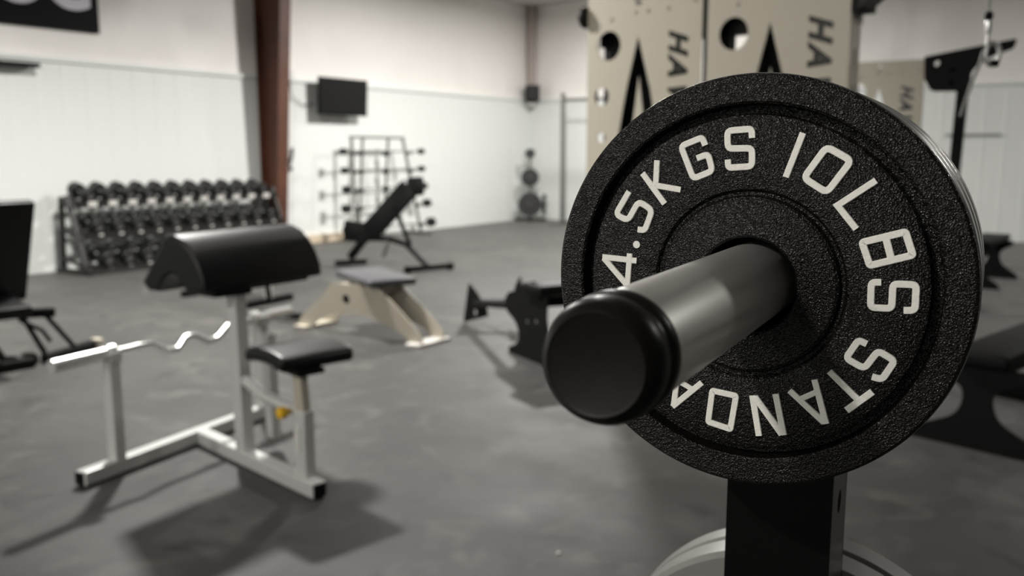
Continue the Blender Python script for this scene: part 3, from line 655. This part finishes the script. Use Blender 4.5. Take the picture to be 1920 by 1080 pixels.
for i, (z, r, ya, yb) in enumerate(LV):
    f_ = 1 - z / 1.62
    for y in (-0.68 - 0.02 * f_, 0.57 + 0.27 * f_):
        MB().box((0.06 - 0.12 * (1 - f_) , y, z - 0.035), (0.13, 0.05, 0.03)).build('saddle', 'black', br_)
    for y in (-0.36, 0.24):
        MB().box((-0.24 + 0.05 * (1 - f_) - 0.02, y, z - 0.03), (0.10, 0.07, 0.09 if y > 0 else 0.06), bev=0.01).build('saddle', 'black', br_)
    bb = thing('fixed_barbell', 'short black fixed barbell on the %s level of the A-frame rack' % WORD[i], 'barbell', (-9.73 - 0.12 * (1 - f_), 10.95, z), 0, 'fixed barbells on the upright rack')
    MB().cyl((0, ya + 0.05, 0), (0, yb - 0.05, 0), 0.012, seg=14).build('bar', 'greysteel', bb)
    for e, s in ((ya, 1), (yb, -1)): MB().cyl((0, e - s * 0.055, 0), (0, e + s * 0.055, 0), r, seg=28, bev=0.01).build('end_weight', 'db', bb)

# ================================================================== plate tree in the far corner
ft = thing('corner_plate_tree', 'grey weight tree in the far room corner stacked with plates by size', 'rack', (-9.9, 15.4, 0), 30)
MB().beam((0, 0, 0.04), (0, 0, 1.45), 0.05, 0.05).build('post', 'greysteel', ft)
for a, b2 in (((-0.32, 0, 0.03), (0.32, 0, 0.03)), ((0, -0.3, 0.03), (0, 0.3, 0.03))): MB().beam(a, b2, 0.06, 0.05).build('foot', 'black', ft)
fz = [(1.36, 0.10, 'small grey plate at the top of the corner weight tree'), (0.88, 0.18, 'medium round plate halfway up the corner weight tree'), (0.34, 0.24, 'large plate low on the front of the corner weight tree')]
for z, r, lab in fz:
    MB().cyl((0, -0.03, z), (0, -0.20, z), 0.02, seg=14).build('peg', 'greysteel', ft)
    o = MB().lathe([(0.03, 0), (r * 0.35, 0), (r * 0.4, 0.012), (r * 0.8, 0.012), (r * 0.85, 0), (r, 0.004), (r, 0.075), (0.03, 0.078)], RX, 48, closed=True).build('corner_plate', 'bumper')
    o.location = (-9.9 + 0.045 * math.sin(R(30)), 15.4 - 0.045 * math.cos(R(30)), z); o.rotation_euler = (0, 0, R(30))
    tag(o, lab, 'weight plate', 'plates on the corner weight tree')
MB().cyl((0.03, 0, 0.34), (0.36, 0.0, 0.34), 0.02, seg=14).build('peg', 'greysteel', ft)
o = MB().lathe([(0.03, 0.245), (0.09, 0.245), (0.2, 0.245), (0.205, 0.25), (0.205, 0.32), (0.03, 0.32)], Matrix.Rotation(R(90), 4, 'Y'), 48, closed=True).build('corner_plate', 'bumper')
o.location = (-9.9, 15.4, 0.34); o.rotation_euler = (0, 0, R(30)); tag(o, 'large plate low on the right side of the corner weight tree', 'weight plate', 'plates on the corner weight tree')

# far squat stand
ss = thing('pull_up_stand', 'thin dark pull-up stand near the back wall, partly behind the sand-coloured rig', 'rack', (-8.9, 15.0, 0), 0)
for x in (0, 1.2): MB().beam((x, 0, 0), (x, 0, 2.50), 0.07, 0.07).build('upright', 'greysteel', ss)
MB().beam((0, 0, 2.37), (1.2, 0, 2.37), 0.05, 0.06).build('crossbar', 'greysteel', ss)
MB().beam((0.15, 0.45, 0.06), (0.78, 0.02, 1.25), 0.04, 0.04).build('brace', 'tag', ss)
for x in (0, 1.2): MB().beam((x, -0.45, 0.03), (x, 0.45, 0.03), 0.07, 0.06).build('foot', 'greysteel', ss)

# ================================================================== wall items
bn = tag(MB().prism([(0, 0), (2.6, 0.015), (2.6, 1.05), (1.3, 1.07), (0, 1.05)], 0, 0.012, axis='X').build('banner', 'banner', smooth=0), 'black cloth banner with pale rounded letters high on the left wall', 'banner')
bn.location = (XL + 0.04, 3.82, 2.775)
# letters read along +y; only their lower curves are inside the photo
def wallmx(y, z): return Matrix(((0, 0, 1, 0.0), (1, 0, 0, y), (0, 1, 0, z), (0, 0, 0, 1)))
lt = text('OC', 0.76, 0.006, wallmx(0.0, 0.285), 0.0, 0.04)
ym = max(v.co.y for v in lt.bm.verts)
lt.build('banner_letters', 'print', bn, smooth=0, loc=(0.003, 2.50 - ym, 0), label='pale lilac-white letters')
tag(MB().box((XL + 0.14, 4.6, 2.345), (0.16, 1.94, 0.05), bev=0.004).build('wall_shelf', 'black'), 'narrow black shelf on the left wall below the banner', 'shelf')
tv = thing('television', 'flat black television mounted on the white wall right of the column', 'television', (XL + 0.05, 10.27, 2.23), 0)
MB().box((0.20, 0, 0), (0.05, 1.04, 0.56), rot=(0, 3, 0), bev=0.008).build('body', 'black', tv)
MB().box((0.2275, 0, -0.001), (0.004, 1.01, 0.53), rot=(0, 3, 0)).build('screen', 'screen', tv)
MB().box((0.012, -0.03, 0.0), (0.024, 0.4, 0.3)).build('mount_plate', 'black', tv); MB().beam((0.02, -0.05, 0), (0.18, -0.05, 0), 0.06, 0.08).build('mount_arm', 'black', tv)
mb_ = thing('junction_box', 'small pale junction box fixed between column and television', 'box', (XL + 0.05, 9.36, 2.50))
MB().box((0.03, 0, 0), (0.06, 0.12, 0.16), bev=0.005).build('cover', 'knobw', mb_)
MB().tube([(0.02, 0.0, -0.07), (0.02, 0.03, -0.3), (0.03, 0.25, -0.42), (0.03, 0.45, -0.38)], 0.007, 8).build('cable', 'black', mb_)
hc = MB(); hc.tube([(0, 0.06, 0.17), (0.02, 0.03, 0.05), (0.02, -0.03, -0.08), (0.02, -0.02, -0.17), (0.02, 0.02, -0.12)], 0.016, 10)
hc = hc.build('hanging_cable', 'black'); hc.location = (XL + 0.06, 9.32, 1.28); tag(hc, 'short dark cable hanging on the white wall beside the brown column', 'cable')
sk = thing('speaker', 'small black loudspeaker hung on the post in the far corner', 'speaker', (-10.06, 15.72, 2.575), 40)
MB().box((0, 0, 0), (0.27, 0.22, 0.32), bev=0.012).build('cabinet', 'black', sk)
MB().box((0, -0.112, 0), (0.24, 0.006, 0.29)).build('grille', 'inside', sk)
MB().beam((0, 0.08, -0.17), (0, 0.10, -0.24), 0.18, 0.12).build('bracket', 'knobw', sk, label='pale bracket')
tag(MB().cyl((-2.35, YB - 0.07, 1.66), (-1.55, YB - 0.07, 1.66), 0.012, seg=12).build('wall_rail', 'greysteel'), 'thin grey rail on the back wall at the right edge', 'rail')

# ================================================================== sand-coloured rig
def rig_panel(parent, x0, wid=0.925, ztop=2.475):
    x1 = x0 + wid
    def X(u): return x0 + u
    apex = [(X(0.43), 2.17), (X(0.335), 1.80), (X(0.24), 1.30), (X(0.33), 1.30), (X(0.405), 1.62), (X(0.443), 1.90), (X(0.487), 1.62), (X(0.545), 1.30), (X(0.64), 1.30), (X(0.54), 1.80)]
    hs = [circ(X(0.185), 2.12, 0.10), circ(X(0.13), 1.775, 0.062), circ(X(0.13), 1.49, 0.035, 20), circ(X(0.43), 2.395, 0.030, 20), apex,
          circ(X(0.185), 0.95, 0.10), circ(X(0.13), 0.60, 0.062), circ(X(0.745), 0.55, 0.05)]
    p = flatobj('face_panel', [[(x0, 0.04), (x1, 0.04), (x1, ztop), (x0, ztop)]] + hs, 0.008, 'tan', parent)
    for k_, ch in enumerate(('H', 'A', 'W', 'K')):
        z0 = 2.185 - 0.165 * k_
        m4 = Matrix.Translation((X(0.685), -0.006, z0)) @ Matrix.Rotation(R(90), 4, 'Y') @ Matrix.Rotation(R(90), 4, 'X')
        text(ch, 0.19, 0.003, m4, 0.35, 0.045).build('letter', 'decal', p, smooth=0, label='black slanted letter reading downwards')
    for u, z in ((0.20, 2.30), (0.50, 2.33), (0.66, 2.33), (0.86, 2.36), (0.40, 2.33), (0.86, 0.2), (0.07, 0.2)):
        MB().cyl((X(u), -0.004, z), (X(u), -0.012, z), 0.012, seg=10).build('bolt', 'tan', p)
    return p
rig = thing('storage_rig', 'tall sand-coloured steel rig with two punched panels behind the big plate', 'rack', (-2.266, 5.585, 0), -8.9)
rig_panel(rig, -0.945); rig_panel(rig, 0.02)
for x in (0.0,): MB().box((x, 0.03, 1.24), (0.03, 0.05, 2.47)).build('seam_post', 'inside', rig, smooth=0)
for s, xx in ((1, 0.949), (-1, -0.949)):
    mx = Matrix.Translation((xx, 0.065, 0)) @ Matrix.Rotation(R(90), 4, 'Z')
    flatobj('side_panel', [[(-0.06, 0.04), (0.06, 0.04), (0.06, 2.47), (-0.06, 2.47)]] + [bez([(-0.012, z - 0.10, 0.01), (0.012, z - 0.10, 0.01), (0.012, z + 0.10, 0.01), (-0.012, z + 0.10, 0.01)], 4) for z in (2.07, 1.78, 1.49, 1.2, 0.9, 0.6)], 0.006, 'tan', rig, mx)
MB().box((-0.83, 0.16, 1.24), (0.12, 0.08, 2.40)).build('inner_post', 'inside', rig, smooth=0)
MB().box((0.05, 0.16, 1.24), (0.12, 0.08, 2.40)).build('inner_post', 'inside', rig, smooth=0)
MB().box((-0.62, 0.20, 1.2), (0.30, 0.05, 2.3)).build('inner_plate', 'black', rig, smooth=0)
MB().box((0.36, 0.20, 1.2), (0.26, 0.05, 2.3)).build('inner_plate', 'black', rig, smooth=0)
MB().box((0.0, 0.16, 2.265), (1.86, 0.08, 0.27)).build('header', 'inside', rig, smooth=0)
for x in (-0.90, 0.0, 0.90): MB().box((x, 0.2, 0.02), (0.12, 0.6, 0.04)).build('foot', 'black', rig)
MB().cyl((-0.955, 0.0, 2.33), (-0.985, 0.0, 2.33), 0.075, seg=24, bev=0.008).build('knob', 'inside', rig)
MB().beam((1.0, 0.05, 2.25), (2.36, -2.42, 2.17), 0.09, 0.13, 0.006).build('boom', 'black', rig, smooth=0, label='black overhead boom')
MB().box((0.985, 0.07, 2.25), (0.08, 0.16, 0.15)).build('boom_bracket', 'black', rig)
rig2 = thing('storage_rig', 'farther sand-coloured punched steel panel seen over the upper right of the big plate', 'rack', (-2.0, 11.72, 0), 0)
rig_panel(rig2, -0.93)
MB().box((-0.93 + 0.12, 0.06, 1.24), (0.10, 0.06, 2.40)).build('inner_post', 'inside', rig2, smooth=0)
MB().box((-0.04, 0.06, 1.24), (0.06, 0.06, 2.40)).build('inner_post', 'tan', rig2, smooth=0)
MB().box((-0.46, 0.07, 2.35), (0.9, 0.05, 0.1)).build('header', 'tan', rig2, smooth=0)
for x in (-0.88, -0.05): MB().box((x, 0.06, 0.02), (0.10, 0.6, 0.04)).build('foot', 'black', rig2)

# ================================================================== black pulley tower on the right
ct = thing('pulley_tower', 'black post with a punched angled arm plate near the right edge', 'rack', (-1.176, 8.848, 0), 0)
flatobj('arm_plate', [bez([(-0.335, 2.225, 0.01), (-0.325, 2.03, 0.02), (-0.262, 1.925, 0.02), (0.05, 1.915, 0.02), (0.035, 2.09, 0.05), (0.18, 2.205, 0.05), (0.35, 2.262, 0.02), (0.37, 2.335, 0.01)]), circ(-0.235, 2.165, 0.028, 18), circ(-0.10, 2.10, 0.020, 16), circ(-0.10, 1.99, 0.020, 16)], 0.012, 'black', ct, Matrix.Translation((0, -0.045, 0)))
flatobj('arm_plate', [bez([(-0.335, 2.225, 0.01), (-0.325, 2.03, 0.02), (-0.262, 1.925, 0.02), (0.05, 1.915, 0.02), (0.035, 2.09, 0.05), (0.18, 2.205, 0.05), (0.35, 2.262, 0.02), (0.37, 2.335, 0.01)]), circ(-0.235, 2.165, 0.028, 18)], 0.012, 'black', ct, Matrix.Translation((0, 0.045, 0)))
MB().beam((-0.07, 0, 0), (-0.005, 0, 2.20), 0.09, 0.075, 0.004).build('post', 'black', ct, smooth=0)
MB().beam((-0.08, -0.45, 0.03), (-0.08, 0.45, 0.03), 0.08, 0.06).build('foot', 'black', ct); MB().beam((-0.4, 0, 0.03), (0.25, 0, 0.03), 0.08, 0.06).build('foot', 'black', ct)

# hanging cable with snap hook
hk = thing('hanging_snap_hook', 'chrome snap hook hanging on a thin cable at the upper right', 'hook', (-0.338, 2.905, 1.70), 33.9)
MB().tube([(0, 0, 0.085), (0, 0, 0.42)], 0.0022, 8).build('cable', 'greysteel', hk)
MB().lathe([(0, 0.082), (0.008, 0.080), (0.0125, 0.068), (0.008, 0.056), (0, 0.054)], None, 20).build('stopper', 'black', hk)
sw = MB(); sw.cyl((0, 0, 0.056), (0, 0, 0.02), 0.009, seg=16, bev=0.002); sw.cyl((0, 0, 0.022), (0, 0, -0.012), 0.006, seg=12); sw.build('swivel', 'chrome', hk)
ring = [(0.018 + 0.020 * math.sin(2 * PI * k_ / 20), 0, -0.036 + 0.032 * math.cos(2 * PI * k_ / 20)) for k_ in range(20)]
MB().tube(ring + [ring[0]], 0.0062, 10).build('snap_hook', 'chrome', hk)
MB().tube([(0.004, 0, -0.01), (-0.008, 0, -0.03), (-0.014, 0, -0.06), (-0.028, 0, -0.095), (-0.044, 0, -0.15), (-0.06, 0, -0.21)], 0.0045, 10).build('link_strap', 'greysteel', hk)
MB().cyl((0.012, 0, -0.062), (0.036, 0, -0.062), 0.010, seg=16, bev=0.003).build('rubber_stop', 'rubber', hk)

# scrap on the floor
f0 = MB().lathe([(0, 0), (0.006, 0), (0.0075, 0.004), (0.004, 0.0065), (0, 0.007)], None, 16).build('chalk_crumb', 'tag'); f0.location = (-1.515, 2.546, 0)
tag(f0, 'tiny pale chalk crumb lying on the rubber floor near the bottom centre', 'chalk')
